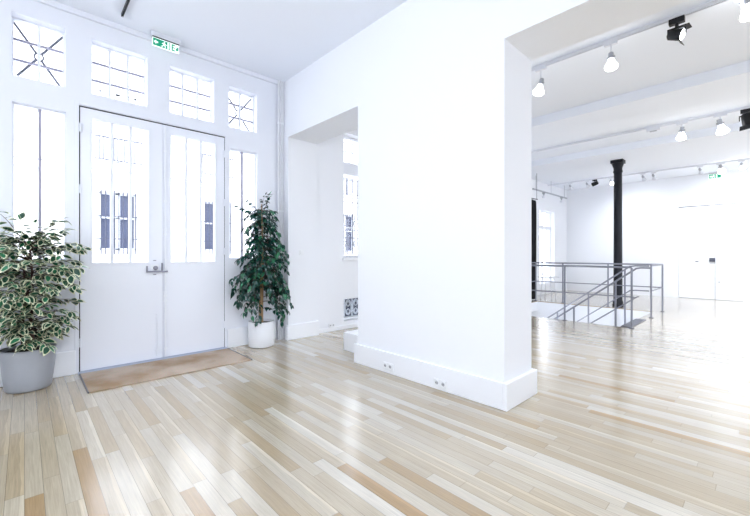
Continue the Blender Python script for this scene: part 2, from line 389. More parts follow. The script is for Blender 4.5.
for k in range(9):
    x = -.5 + k * .125; m.tube([(x, .10, 1.7), (x + .03, .10, 1.8), (x - .02, .10, 1.92), (x, .10, 2.06)], .006, 6)
m.tube([(-.53, .10, 1.7), (.53, .10, 1.7)], .008, 6); m.tube([(-.53, .10, 2.06), (.53, .10, 2.06)], .008, 6)
m.build('transom_grille', IRON, w)
m = MB(); m.box(-.58, .58, -.22, -.03, -.04, 0); m.build('window_sill', TRIM, w, bevel=.004)
w = street_window('window_9', 'low ornate cast iron vent window near the floor past the doorway', 3.91, 5.0, .13, .51)
m = MB()
for z in (.02, .36): m.box(-.53, .53, .04, .06, z - .012, z + .012)
for k in range(7):
    x = -.53 + k * .1767; m.box(x - .01, x + .01, .04, .06, .02, .36)
    if k < 6:
        c = x + .088
        m.tube([(c + .07 * math.cos(t), .05, .19 + .13 * math.sin(t)) for t in [q * PI / 10 for q in range(20)]], .012, 6, closed=True)
        m.tube([(c + .035 * math.cos(t), .05, .12 + .04 * math.sin(t)) for t in [q * PI / 6 for q in range(12)]], .01, 6, closed=True)
        m.tube([(c + .035 * math.cos(t), .05, .25 + .04 * math.sin(t)) for t in [q * PI / 6 for q in range(12)]], .01, 6, closed=True)
m.build('cast_grille', JOIN, w)
m = MB(); m.box(-.54, .54, .075, .085, 0, .38); m.build('dark_backing', BPANE, w)  # dark sheet added for the dim space behind the grille
street_window('window_10', 'street window of the gallery room behind the stair railing', 6.4, 7.6, 1.2, 3.3, (2.66, 2.8))
street_window('window_11', 'far street window beside the black curtain', 11.72, 12.92, .35, 2.68, (2.1, 2.2))
def added_window(name, label, c, rz, w_, z0, z1):  # unseen windows, added to bring more daylight into both rooms
    w = empty(name, (c[0], c[1], z0), rz); tag(w, label, 'window', kind='structure'); hw = w_ / 2; h = z1 - z0; m = MB()
    for x in (-hw + .03, 0, hw - .03): m.box(x - .03, x + .03, -.03, .03, 0, h)
    m.box(-hw, hw, -.03, .03, 0, .06); m.box(-hw, hw, -.03, .03, h - .06, h); m.build('frame', JOIN, w)
    m = MB(); m.box(-hw, hw, -.003, .003, .03, h - .03); m.build('pane', GLASS, w)
for i, (c, rz, w_, z1) in enumerate([((-3.1, -2.5), PI/2, 2, 3.4), ((-3.1, 1.2), PI/2, 2, 3.4), ((-2.0, -5.1), 0, 1.2, 3.2), ((7.4, -5.1), 0, 1.6, 3.2), ((10, -5.1), 0, 2, 3.2), ((12.6, -5.1), 0, 1.6, 3.2)]):
    added_window('window_%d' % (12 + i), ['added side wall window nearer the rear', 'added side wall window nearer the entrance', 'added rear window of the entrance hall', 'added rear gallery window nearest the partition', 'added middle rear window of the gallery room', 'added rear gallery window nearest the end wall'][i], c, rz, w_, 1.0, z1)

# ---- flush door in the end wall
d2 = empty('door_2', (14.0, 1.8, 0)); tag(d2, 'white flush double door in the gallery end wall', 'door', kind='structure')
for y0, y1, lb in ((-.789, -.004, 'leaf with the small dark handle'), (-1.346, -.801, 'narrower leaf with the lock box')):
    m = MB(); m.box(.002, .05, y0, y1, .008, 2.64); o = m.build('door_leaf', WALL, d2); o['label'] = lb
m = MB(); m.box(.05, .1, -1.35, 0, 0, 2.66); m.build('rebate', LAMPG, d2)
m = MB(); m.box(.01, .05, -1.346, -.004, 2.643, 2.66); m.build('top_joint', GAP, d2)
m = MB(); m.box(.02, .05, -.799, -.791, .01, 1.06); m.build('centre_joint', GAP, d2)
m = MB(); m.box(-.05, .002, -.80, -.68, 1.06, 1.17); m.build('lock_box', STEELD, d2, bevel=.004)
m = MB(); m.tube([(.0, -.44, 1.06), (-.045, -.44, 1.06), (-.05, -.38, 1.06)], .012, 8); m.build('handle', STEELD, d2)
m = MB(); m.tube([(.0, -.88, .5), (-.03, -.88, .5)], .015, 8); m.build('door_stop', STEELD, d2)

# ---- stairwell
m = MB(); zb = -2.75
m.box(HX0 - .15, HX0, HY0 - .15, 5.9, zb, -.25); m.box(HX1, HX1 + .15, HY0 - .15, 5.9, zb, -.25); m.box(HX0, HX1, HY0 - .15, HY0, zb, -.25); m.box(HX0 - .15, HX1 + .15, 5.9, 6.05, zb, -.25)
m.box(HX0, HX0 + .012, HY0, HY1, -.25, -.02); m.box(HX1 - .012, HX1, HY0, HY1, -.25, -.02); m.box(HX0, HX1, HY0, HY0 + .012, -.25, -.02); m.box(HX0, HX1, HY1 - .012, HY1, -.25, -.02)
tag(m.build('wall_stairwell', WALL), 'white walls lining the stairwell below the railing', 'wall', kind='structure')
m = MB(); m.box(HX0 - .15, HX1 + .15, HY0 - .15, 6.05, zb - .1, zb); tag(m.build('floor_lower', FLOOR), 'lower floor at the foot of the stairwell', 'floor', kind='structure')
st = empty('staircase', (8.34, 1.76, 0)); tag(st, 'white staircase going down inside the railed stairwell', 'staircase', kind='structure')
for k in range(14):
    z = -.18 * (k + 1); m = MB(); m.box(-.70, .70, .012 + .235 * k, .012 + .235 * (k + 1) + .03, z - .05, z); m.box(-.69, .69, .012 + .235 * k, .012 + .235 * k + .02, z - .2, z - .05)
    m.build('step', TRIM, st)

wl = empty('fill_wall_lamp', (HX0 + .005, 3.0, -.75)); tag(wl, 'added round bulkhead lamp on the stairwell wall under the railing', 'wall lamp')  # unseen lamp, added to brighten the stairwell walls
m = MB(); m.lathe([(.11, 0), (.115, .03), (.10, .045)], 24, M=Matrix.Rotation(PI/2, 4, 'Y')); m.build('lamp_base', LAMPW, wl)
m = MB(); m.lathe([(.095, .045), (.08, .08), (.045, .098), (0, .104)], 24, M=Matrix.Rotation(PI/2, 4, 'Y')); m.build('globe', BULB, wl)
ld = bpy.data.lights.new('lamp_light', 'POINT'); ld.energy = 45; ld.shadow_soft_size = .06; ld.color = (.96, .98, 1); lo = bpy.data.objects.new('lamp_light', ld); C.objects.link(lo); lo.location = (HX0 + .2, 3.0, -.75)

# ---- the railing round it
NX, FX, EY = 7.50, 10.19, 1.585
RT, RM = 1.04, .535
rl = empty('stair_railing', (NX, EY, 0)); tag(rl, 'steel guard railing of posts and two rails around the stairwell', 'railing')
def LP(x, y, z): return (x - NX, y - EY, z)
m = MB(); m.tube([LP(NX, 4.36, RT), LP(NX, EY, RT)], .018, 12); m.tube([LP(FX, EY, RT), LP(FX, 4.36, RT), LP(NX, 4.36, RT)], .018, 12); m.tube([LP(9.04, EY, RT), LP(FX, EY, RT)], .018, 12); m.build('top_rail', STEEL, rl)
m = MB(); m.tube([LP(NX, 4.36, RM), LP(NX, EY - .04, RM)], .012, 10); m.tube([LP(FX, EY, RM), LP(FX, 4.36, RM), LP(NX, 4.36, RM)], .012, 10); m.tube([LP(9.04, EY, RM), LP(FX, EY, RM)], .012, 10); m.build('middle_rail', STEEL, rl)
for x, y, z0 in ((NX, EY, 0), (NX, 2.66, 0), (NX, 3.75, 0), (9.04, EY, 0), (FX, EY, 0), (FX, 2.63, 0), (FX, 3.66, 0), (NX, 4.36, 0), (FX, 4.36, 0)):
    m = MB(); m.tube([LP(x, y, z0), LP(x, y, RT - .01)], .0165, 12); p = m.build('post', STEEL, rl)
    m = MB(); m.lathe([(.042, 0), (.042, .008), (.024, .012)], 16, M=Matrix.Translation(LP(x, y, 0))); m.build('base_flange', STEELD, p)
def handrail(x, ys, y1, label, posts, ext):
    h = empty('stair_handrail', (x, ys, 0)); tag(h, label, 'handrail', 'sloping stair handrails')
    sl = .766
    for nm, z in (('upper_rail', 1.03), ('lower_rail', .535)):
        e = ext[nm == 'lower_rail']; pts = [(0, -e, z), (0, -e * .3, z), (0, .0, z - .012)] + [(0, t, z - .012 - sl * t) for t in (.06, .5, 1.2, y1 - ys)]
        m = MB(); m.tube(pts, .0155 if nm == 'upper_rail' else .012, 10); m.build(nm, STEEL, h)
    for y in posts:
        t = y - ys; k = max(0, math.floor((y - 1.772) / .235)); zf = -.18 * (k + 1)
        m = MB(); m.tube([(0, t, zf), (0, t, 1.02 - sl * max(0, t))], .017, 10); m.build('post', STEEL, h)
handrail(7.66, 1.55, 4.6, 'sloping steel handrail of the stairs on the main room side', (1.86, 2.55, 3.3, 4.1), (.2, .04))
handrail(9.0, 1.93, 4.6, 'sloping steel handrail of the stairs on the column side', (2.02, 2.7, 3.35, 4.1), (.32, .32))
m = MB(); m.box(7.56, 8.66, 1.60, 1.76, .0, .014); m.box(7.56, 8.66, 1.742, 1.756, -.06, .0)
tag(m.build('stair_nosing', STEELD, bevel=.003), 'dark steel plate at the head of the stairs', 'floor plate')

# ---- cast iron column
m = MB(); cx, cy = 10.5, 2.50
col = empty('column', (cx, cy, 0)); tag(col, 'slim black cast iron column beyond the stair railing', 'column', kind='structure')
m.lathe([(.118, 0), (.118, .05), (.105, .07), (.112, .10), (.105, .13), (.094, .16), (.086, 3.2), (.086, 3.24)], 32); m.build('shaft', CAST, col)
m = MB(); m.lathe([(.086, 3.24), (.10, 3.26), (.10, 3.29), (.09, 3.31), (.092, 3.36), (.112, 3.42), (.125, 3.46), (.125, 3.475)], 32)
m.box(-.13, .13, -.13, .13, 3.475, 3.55); m.build('capital', CAST, col)

# ---- pipes in the corner
for i, (x, lab) in enumerate(((2.728, 'nearest the window'), (2.763, 'between its two neighbours'), (2.797, 'tight against the partition corner'))):
    p = empty('pipe', (x, 4.955, 0)); tag(p, 'thin grey white riser pipe in the corner, ' + lab, 'pipe', 'corner riser pipes')
    m = MB(); m.tube([(0, 0, 0), (0, 0, CH - .002)], .014, 12); m.build('tube', PIPE, p)
    for z in (.6, 1.9, 3.2): m = MB(); m.tube([(0, 0, z - .012), (0, 0, z + .012)], .0165, 12); m.box(-.006, .006, .01, .044, z - .008, z + .008); m.build('clip', TRIM, p)

# ---- sockets and switch
def socket(loc, rz, label, double=True, sc=1.0):
    s = empty('wall_socket', loc, rz); s.scale = (sc, sc, sc); tag(s, label, 'socket', 'double wall sockets')
    m = MB(); m.box(-.075, .075, -.012, 0, -.04, .04); pl = m.build('plate', SOCK, s, bevel=.003)
    for x in (-.036, .036):
        m = MB(); m.lathe([(.029, 0), (.029, .004), (.024, .004), (.022, .001), (0, .001)], 20, M=Matrix.Translation((x, -.012, .004)) @ Matrix.Rotation(PI/2, 4, 'X')); o = m.build('outlet', SOCK, s)
        m = MB(); m.lathe([(.0175, 0), (.0175, .0015), (0, .0015)], 16, M=Matrix.Translation((x, -.0135, .006)) @ Matrix.Rotation(PI/2, 4, 'X')); m.build('socket_well', principled('socket_shadow', (.5, .51, .55), .5), o)
        m = MB()
        for dx in (-.008, .008): m.lathe([(.0035, 0), (.0035, .001), (0, .001)], 8, M=Matrix.Translation((x + dx, -.0152, .006)) @ Matrix.Rotation(PI/2, 4, 'X'))
        m.build('pin_hole', DARK, o)
    return s
socket((XW - .03, 2.745, .075), -PI/2, 'white double socket low on the partition, the one nearer the doorway')
socket((XW - .03, 2.07, .062), -PI/2, 'white double socket low on the partition, the one nearer the pier corner')
socket((3.645, 4.885, .10), 0, 'white double socket on the street wall near the vent window', sc=.8)
s = empty('light_switch', (3.04, 4.84, 1.29)); tag(s, 'small white light switch on the doorway side wall', 'switch')
m = MB(); m.box(-.04, .04, -.01, 0, -.04, .04); m.build('plate', SOCK, s, bevel=.003)
m = MB(); m.box(-.022, .022, -.017, -.01, -.03, .03); m.build('rocker', SOCK, s, bevel=.002)

# ---- exit signs
def exit_sign(loc, rz, w, h, label, drop, full=False):
    s = empty('exit_sign', loc, rz); tag(s, label, 'exit sign', 'green running man exit signs')
    m = MB(); m.box(-w * .56, w * .56, -.02, .035, h + .012, h + .012 + drop); m.build('housing', LAMPW, s, bevel=.004)
    m = MB(); m.box(-w * .5, w * .5, -.018, .03, h + .002, h + .012); m.build('shadow_gap', BLACK, s)
    m = MB(); m.box(-w/2, w/2, -.006, .006, 0, h + .002); pl = m.build('plate', SIGNW, s)
    y = -.0085; u = h / 10
    def poly(pts, nm, mat, yy=y):
        mm = MB(); n = len(pts); vs = [(a * u, yy, b * u) for a, b in pts] + [(a * u, yy + .003, b * u) for a, b in pts]
        mm.add(vs, [tuple(range(n)), tuple(range(n, 2 * n))[::-1]] + [(i, i + n, (i + 1) % n + n, (i + 1) % n) for i in range(n)]); return mm.build(nm, mat, pl)
    k = w / u / 2
    poly([(-k + .6, .7), (k - .6 if full else k * .32, .7), (k - .6 if full else k * .32, 9.3), (-k + .6, 9.3)], 'green_field', SIGNG)
    # running figure (white) with the arrow and a doorway
    y2 = y - .002
    poly([(-2.2, 8.6), (-1.2, 8.6), (-.9, 7.8), (-1.4, 7.0), (-2.2, 7.0), (-2.6, 7.8)], 'running_figure', SIGNW, y2)
    poly([(-4.6, 5.6), (-3.8, 6.6), (-1.2, 6.7), (-.3, 5.4), (.8, 5.3), (.8, 4.7), (-.6, 4.6), (-1.2, 5.2), (-1.7, 4.2), (-.4, 3.2), (-.6, 1.2), (-1.3, 1.2), (-1.3, 2.8), (-2.8, 3.6), (-3.6, 2.0), (-5.6, 1.6), (-5.6, 2.3), (-4.1, 2.6), (-2.9, 5.6), (-3.6, 5.7), (-4.2, 5.1)], 'running_figure', SIGNW, y2)
    poly([(1.6, 1.2), (3.6, 1.2), (3.6, 8.6), (1.6, 8.6)], 'doorway', SIGNW, y2)
    poly([(-k + 1.4, 5), (-k + 4, 7.6), (-k + 4, 5.9), (-k + 6, 5.9), (-k + 6, 4.1), (-k + 4, 4.1), (-k + 4, 2.4)], 'arrow', SIGNW, y2)
    a = k * .42
    poly([(a, 1), (k - 4.4, 1), (k - 4.4, 2.4), (a + 1.4, 2.4), (a + 1.4, 4.4), (k - 4.6, 4.4), (k - 4.6, 5.7), (a + 1.4, 5.7), (a + 1.4, 7.6), (k - 4.4, 7.6), (k - 4.4, 9), (a, 9)], 'letter', SIGNG) if not full else None
    if not full: poly([(k - 3.6, 2.5), (k - 1, 2.5), (k - 1, 7.5), (k - 1.9, 7.5), (k - 3.6, 4.6)], 'marking', SIGNG)
    return s
exit_sign((1.21, 4.86, 3.665), 0, .28, .095, 'green exit sign hung from the ceiling above the double door', .058)
exit_sign((13.94, 1.0, 3.375), -PI/2, .26, .13, 'green exit sign high on the gallery end wall above the flush door', .03, True)

# ---- lighting tracks and their lamps
def track(p0, p1, label, mat=LAMPW, ceiling=None):
    t = empty('lighting_track', p0); d = Vector(p1) - Vector(p0); L = d.length
    t.rotation_euler = (0, 0, math.atan2(d.y, d.x)); tag(t, label, 'lighting track')
    m = MB(); m.box(0, L, -.018, -.009, -.02, .014); m.box(0, L, .009, .018, -.02, .014); m.box(0, L, -.009, .009, .004, .014); m.build('channel', mat, t)
    m = MB(); m.box(0, L, -.008, .008, -.012, .004); m.build('conductor', GAP, t)
    if ceiling:
        k = max(2, int(L / 1.6))
        for i in range(k + 1):
            x = .2 + (L - .4) * i / k; m = MB(); m.tube([(x, 0, .012), (x, 0, ceiling - p0[2])], .006, 6); m.build('hanger', mat, t)
    return t
def aim(loc, target): return (Vector(target) - Vector(loc)).to_track_quat('-Z', 'Y')
def lightsource(parent, local, target_world, world, power, ang=110, rad=.05, col=(.895, .94, 1)):
    ld = bpy.data.lights.new('lamp_light', 'SPOT'); ld.energy = power; ld.spot_size = math.radians(ang); ld.spot_blend = 1; ld.shadow_soft_size = rad; ld.color = col
    o = bpy.data.objects.new('lamp_light', ld); C.objects.link(o); o.location = world; o.rotation_euler = aim(world, target_world).to_euler(); return o
def spot(loc, target, label, group, drop=.20, s=1.0, mat=LAMPW, power=0, lit=True, ang=120):
    """a bulb on a drop stem: loc is where it meets the track"""
    h = empty('track_spotlight', loc); tag(h, label, 'spotlight', group)
    m = MB(); m.box(-.02, .02, -.06 * s, .06 * s, -.035, 0); m.build('adapter', mat, h, bevel=.003)
    m = MB(); m.box(-.014, .014, -.035, .035, -drop * .75, -.035) if False else m.tube([(0, 0, -.03), (0, 0, -drop)], .009, 8); m.build('stem', mat, h)
    hd = (Vector(target) - Vector(loc)); hd.normalize(); q = hd.to_track_quat('Z', 'Y').to_matrix().to_4x4()
    Mx = Matrix.Translation((0, 0, -drop)) @ q
    m = MB(); m.lathe([(.02 * s, -.05 * s), (.024 * s, -.045 * s), (.024 * s, .01 * s), (.03 * s, .02 * s)], 16, M=Mx); m.tube([(0, -.035 * s, -drop), (0, .035 * s, -drop)], .01 * s, 8); m.build('lamp_socket', LAMPG if mat is LAMPW else mat, h)
    m = MB(); m.lathe([(.024 * s, .02 * s), (.034 * s, .05 * s), (.058 * s, .095 * s), (.060 * s, .105 * s), (.052 * s, .122 * s), (.03 * s, .134 * s), (0, .138 * s)], 24, M=Mx); m.build('bulb', BULB if lit else LAMPW, h)
    if power: lightsource(h, None, target, Vector(loc) + Vector((0, 0, -drop)) + hd * .17 * s, power, ang)
    return h
def cube_spot(loc, target, label, group, power=0, s=1.0, ang=120):
    """black floodlight head with flaps"""
    h = empty('track_spotlight', loc); tag(h, label, 'spotlight', group)
    m = MB(); m.box(-.03, .03, -.09 * s, .09 * s, -.055, 0); m.build('adapter', BLACK, h, bevel=.004)
    m = MB(); m.tube([(0, 0, -.05), (0, 0, -.10)], .016, 10); m.box(-.012, .012, -.10 * s, .10 * s, -.105, -.09); 
    for y in (-.1, .1): m.box(-.012, .012, y * s - .006, y * s + .006, -.17, -.09)
    m.build('yoke', BLACK, h)
    hd = (Vector(target) - Vector(loc)); hd.normalize(); q = hd.to_track_quat('Z', 'Y').to_matrix().to_4x4(); Mx = Matrix.Translation((0, 0, -.165)) @ q
    m = MB(); m.lathe([(.045 * s, -.11 * s), (.07 * s, -.09 * s), (.085 * s, .04 * s), (.088 * s, .07 * s)], 8, M=Mx); m.build('lamp_body', BLACK, h)
    m = MB(); m.lathe([(.072 * s, .071 * s), (.06 * s, .078 * s), (0, .082 * s)], 20, M=Mx); m.build('lens', BULB, h)
    for a in range(2):
        m = MB(); m.box(-.08 * s, .08 * s, .0, .004, 0, .07 * s, M=Mx @ Matrix.Rotation(a * PI, 4, 'Z') @ Matrix.Translation((0, .085 * s, .06 * s)) @ Matrix.Rotation(-.5, 4, 'X')); m.build('flap', BLACK, h)
    if power: lightsource(h, None, target, Vector(loc) + Vector((0, 0, -.165)) + hd * .16 * s, power, ang)
    return h

T0, T1, T2 = 3.665, 3.50, 3.505
track((4.8, 2.117, T0), (4.8, -4.6, T0), 'white lighting track nearest the partition opening', ceiling=FH)
track((8.1, 4.6, T1 + .02), (8.1, -4.6, T1 + .02), 'white lighting track crossing above the stair railing', ceiling=3.55)
track((12.3, 4.88, T2), (12.3, -4.6, T2), 'grey white lighting track nearest the gallery end wall', ceiling=3.55)
G0, G1, G2 = 'spotlights on the track nearest the opening', 'spotlights on the middle track', 'spotlights on the track by the end wall'
K0, K1 = T0 - .02, T1
PW = 1.3; HW = .44
spot((4.8, 1.99, K0), (4.1, 2.7, 0), 'lit white spotlight at the end of the nearest track beside the pier', G0, .20, 1.15, power=90*PW)
spot((4.8, 1.21, K0), (4.4, 1.0, 0), 'lit white spotlight second from the pier on the nearest track', G0, .17, 1.1, power=90*PW)
cube_spot((4.8, .63, K0), (4.55, -2, 2.6), 'black floodlight glaring on the nearest track', G0, power=60*PW, s=.7)
spot((4.8, .14, K0), (5.2, -.2, 2.4), 'lit white spotlight past the black floodlight, cut by the picture edge', G0, .08, 1.2, power=90*PW)
for y in (-1.6, -3.2): spot((4.8, y, K0), (5.2, y, 0), 'added lit spotlight on the nearest track outside the picture', G0, .2, 1.15, power=110*PW)  # extra lamps added out of view for more light in the gallery
c = empty('track_mount_box', (8.1, 1.39, K1)); tag(c, 'small white connector box under the middle track', 'connector'); m = MB(); m.box(-.03, .03, -.10, .10, -.05, 0); m.build('case', LAMPW, c, bevel=.006)
m = MB(); m.box(-.02, .02, -.05, .05, -.062, -.05); m.build('lid', LAMPG, c)
spot((8.1, .995, K1), (9.6, 1.5, 0), 'lit white spotlight on the middle track next to the connector box', G1, .14, 1.2, power=110*PW)
spot((8.1, .52, K1), (9.0, -.1, .6), 'lit white spotlight on the middle track next to the black floodlight', G1, .14, 1.35, power=110*PW)
cube_spot((8.1, .20, K1), (9.5, -.6, 0), 'black floodlight on the middle track at the picture edge', G1, power=120*PW, s=1.0)
for y in (-1.2, -2.6): spot((8.1, y, K1), (9.5, y, 0), 'added lit spotlight on the middle track outside the picture', G1, .2, 1.2, power=110*PW)  # unseen additions that brighten the gallery
cubes = T2 - .02
lab2 = ['white spotlight nearest the street windows on the track by the end wall', 'grey white spotlight beside a small black one on the track by the end wall', 'small black spotlight left of the cast iron column' .replace('left of', 'on the window side of'),
        'white spotlight tucked just behind the cast iron column', 'grey white spotlight first past the column on the far track', 'grey white spotlight second past the column on the far track',
        'grey white spotlight near the far exit sign on the end wall track', 'lit white spotlight beyond the far exit sign on the end wall track', 'white spotlight at the picture edge on the end wall track']
for i, y in enumerate((4.2, 3.73, 3.52, 3.10, 2.34, 2.11, 1.16, .78, .42)):
    if i == 2:
        h = empty('track_spotlight', (12.3, y, cubes)); tag(h, lab2[i], 'spotlight', G2)
        m = MB(); m.box(-.02, .02, -.06, .06, -.04, 0); m.build('adapter', BLACK, h); m = MB(); m.tube([(0, 0, -.03), (0, 0, -.1)], .012, 8); m.build('stem', BLACK, h)
        m = MB(); m.lathe([(.04, -.09), (.055, -.08), (.062, .07), (.05, .075)], 16, M=Matrix.Translation((0, 0, -.12)) @ Matrix.Rotation(-1.9, 4, 'X')); m.build('lamp_body', BLACK, h)
    else:
        spot((12.3, y, cubes), (14, y + (-.5 if i != 7 else -.2), 1.4 if i != 7 else 1.8), lab2[i], G2, .10, .95 if i != 7 else 1.3, power=(85 if i in (3, 7, 8) else 0)*PW, lit=i in (3, 7, 8))
for y in (-1.0, -2.6): spot((12.3, y, cubes), (13.6, y, 0), 'added lit spotlight on the end wall track outside the picture', G2, .12, 1.0, power=110*PW)  # added out of view as further gallery lighting
# short track along the street wall with two small heads
track((10.6, 4.62, 3.15), (13.2, 4.62, 3.15), 'thin lighting track along the street wall above the curtain', LAMPG, ceiling=3.55)
for x, lb in ((11.35, 'small grey spotlight above the black curtain'), (12.75, 'small grey spotlight over the far street window')):
    spot((x, 4.62, 3.13), (x + .1, 4.9, 2.2), lb, 'spotlights on the street wall track', .07, .7, mat=LAMPG, lit=False)
# hall track: its end shows at the top of the picture
track((.76, 4.74, CH - .016), (.76, -4.6, CH - .016), 'dark lighting track on the entrance hall ceiling', BLACK).scale = (1, .5, 1)
for y, tgt, pw, an in ((3.3, (-1.2, 3.6, 0), 25, 70), (1.6, (2.8, 2.6, 1.9), 12, 100), (.6, (-3, .5, 2.8), 150, 120), (-.6, (1.1, 5, .3), 430, 52), (-1.8, (.4, 1.2, 0), 420, 100), (-3.0, (0, -1, 0), 300, 110)):  # invented lamps out of view, aimed to light the hall surfaces
    spot((.76, y, CH - .036), tgt, 'added lit spotlight on the entrance hall track outside the picture', 'added spotlights on the entrance hall track', .12, 1.1, mat=BLACK, power=pw*HW, ang=an)

# unseen uplighter added beside the side wall to brighten the hall ceiling
fl_ = empty('fill_floor_lamp', (-2.35, 2.6, 0)); tag(fl_, 'added tall slim white uplighter floor lamp beside the side wall', 'floor lamp')
m = MB(); m.lathe([(.16, 0), (.16, .02), (.03, .035)], 28); m.build('base', LAMPW, fl_)
m = MB(); m.tube([(0, 0, .03), (0, 0, 1.78)], .013, 12); m.build('pole', LAMPW, fl_)
m = MB(); m.lathe([(.03, 1.77), (.09, 1.80), (.17, 1.88), (.175, 1.885), (.16, 1.88), (.08, 1.81), (0, 1.80)], 28); m.build('bowl', LAMPW, fl_)
m = MB(); m.lathe([(.03, 1.815), (.04, 1.85), (.03, 1.88), (0, 1.89)], 16); m.build('bulb', BULB, fl_)
lightsource(fl_, None, (.4, 2.7, CH), (-2.35, 2.6, 1.95), 260 * HW, 140, .08)

# ---- curtain and little table by the street windows
m = MB(); n = 60; prof = []
for i in range(n + 1):
    t = i / n; x = -.42 + .70 * t; y = .035 * math.sin(t * 2 * PI * 6.5) + .012 * math.sin(t * 23); prof.append((x, y))
rows = [(0.0, .92, .9), (.5, .95, 1), (1.5, .98, 1), (2.4, 1.0, .9), (2.72, .96, .7), (2.78, .9, .5)]
vs = []; 
for z, sx, sy in rows:
    for off in (-.006, .006):
        for x, y in prof: vs.append((x * sx, y * sy + off, z - .06 * (x + .1) * (z > 2.5)))
w = n + 1; fs = []
for r in range(len(rows) - 1):
    for k in range(2):
        a = (r * 2 + k) * w; b = ((r + 1) * 2 + k) * w
        for i in range(n): fs.append((a + i, a + i + 1, b + i + 1, b + i))
for r in range(len(rows) - 1):
    a = r * 2 * w; b = (r + 1) * 2 * w
    fs += [(a, b, b + w, a + w), (a + n, a + w + n, b + w + n, b + n)]
fs += [(i, i + 1, w + i + 1, w + i) for i in range(n)]; t = (len(rows) - 1) * 2 * w; fs += [(t + i, t + w + i, t + w + i + 1, t + i + 1) for i in range(n)]
m.add(vs, fs, 0, True)
cu = empty('curtain', (10.18, 4.5, .02)); cu.rotation_euler.z = -.1; tag(cu, 'narrow black curtain hanging by the street wall behind the pier', 'curtain'); m.build('drape', FABRIC, cu)
m = MB(); m.tube([(-.5, 0, 2.80), (.36, 0, 2.80)], .014, 8)
for x in (-.45, .32): m.tube([(x, 0, 2.8), (x, 0, 3.53)], .006, 6)
m.build('curtain_rod', IRON, cu)
tb = empty('side_table', (10.95, 4.33, 0)); tag(tb, 'small pale round table behind the railing beside the black curtain', 'table')
m = MB(); m.lathe([(.26, .60), (.28, .605), (.28, .62), (.27, .625)], 32); m.build('table_top', CLEAR_TABLE, tb)
for k in range(4):
    a = PI / 4 + k * PI / 2; m = MB(); m.tube([(.22 * math.cos(a), .22 * math.sin(a), 0), (.16 * math.cos(a), .16 * math.sin(a), .6)], .014, 8); m.build('leg', PIPE, tb)
m = MB(); m.lathe([(.17, .2), (.175, .21), (.17, .22)], 24); m.build('shelf', CLEAR_TABLE, tb)

# ------------------------------------------------------------------ plants
def leaf_mesh(mb, base, d, up, L, W, droop, fold, mats, rim=0):
    """one pointed leaf: base point, direction, upward vector"""
    d = d.normalized(); s = d.cross(up)
    if s.length < 1e-3: s = d.cross(Vector((1, 0, 0)))
    s.normalize(); u = s.cross(d).normalized()
    prof = [(0, .02), (.12, .55), (.35, 1.0), (.62, .82), (.85, .36), (1, .02)]
    def pt(t, w): return base + d * (L * t) + s * (W * w) + u * (-droop * L * t * t + abs(w) * W * fold)
    vs = []; fs = []; ms = []
    k = len(prof)
    if rim:
        cols = (-1, -.72, 0, .72, 1)
        for t, w in prof:
            for c in cols: vs.append(pt(t if abs(c) == 1 else .06 + t * .86, w * c))
        for i in range(k - 1):
            for j in range(4):
                a = i * 5 + j; fs.append((a, a + 1, a + 6, a + 5)); ms.append(mats[1] if j in (0, 3) or i in (4,) else mats[0])
    else:
        for t, w in prof:
            for c in (-1, 0, 1): vs.append(pt(t, w * c))
        for i in range(k - 1):
            for j in range(2):
                a = i * 3 + j; fs.append((a, a + 1, a + 4, a + 3)); ms.append(mats[0])
    b = len(mb.v); mb.v += [tuple(v) for v in vs]
    for f, mm in zip(fs, ms): mb.f.append(tuple(b + q for q in f)); mb.m.append(mm); mb.smooth.append(True)

def plant(name, label, loc, pot_prof, pot_mat, potlabel, trunk_pts, trunk_r, trunk_mat, branches, leaf_fn, leafmats, stem_mat, soil_z, soil_r):
    p = empty(name, loc); tag(p, label, 'potted plant')
    m = MB(); m.lathe(pot_prof, 48); o = m.build('pot', pot_mat, p); o['label'] = potlabel
    m = MB(); m.lathe([(soil_r, soil_z - .02), (soil_r, soil_z), (soil_r * .6, soil_z + .012), (0, soil_z + .016)], 32); m.build('soil', SOIL, p)
    m = MB()
    for pts, r in zip(trunk_pts, trunk_r): m.tube(pts, r, 9)
    m.build('trunk', trunk_mat, p)
    fm = MB(); sm = MB()
    for b in branches: leaf_fn(fm, sm, *b)
    lim = 4.962 - loc[1]
    for q in (fm, sm): q.v = [(min(a, 2.785 - loc[0]), min(b, lim - .02 * abs(math.sin(40 * a + 9 * c))), c) for a, b, c in q.v]
    sm.build('twigs', stem_mat, p); fm.build('foliage', leafmats, p)
    return p
def clampwall(v, loc, ymax):  # keeps leaves in front of the wall behind the plant
    if v.y + loc[1] > ymax: v.y = ymax - loc[1] - random.random() * .05
    return v

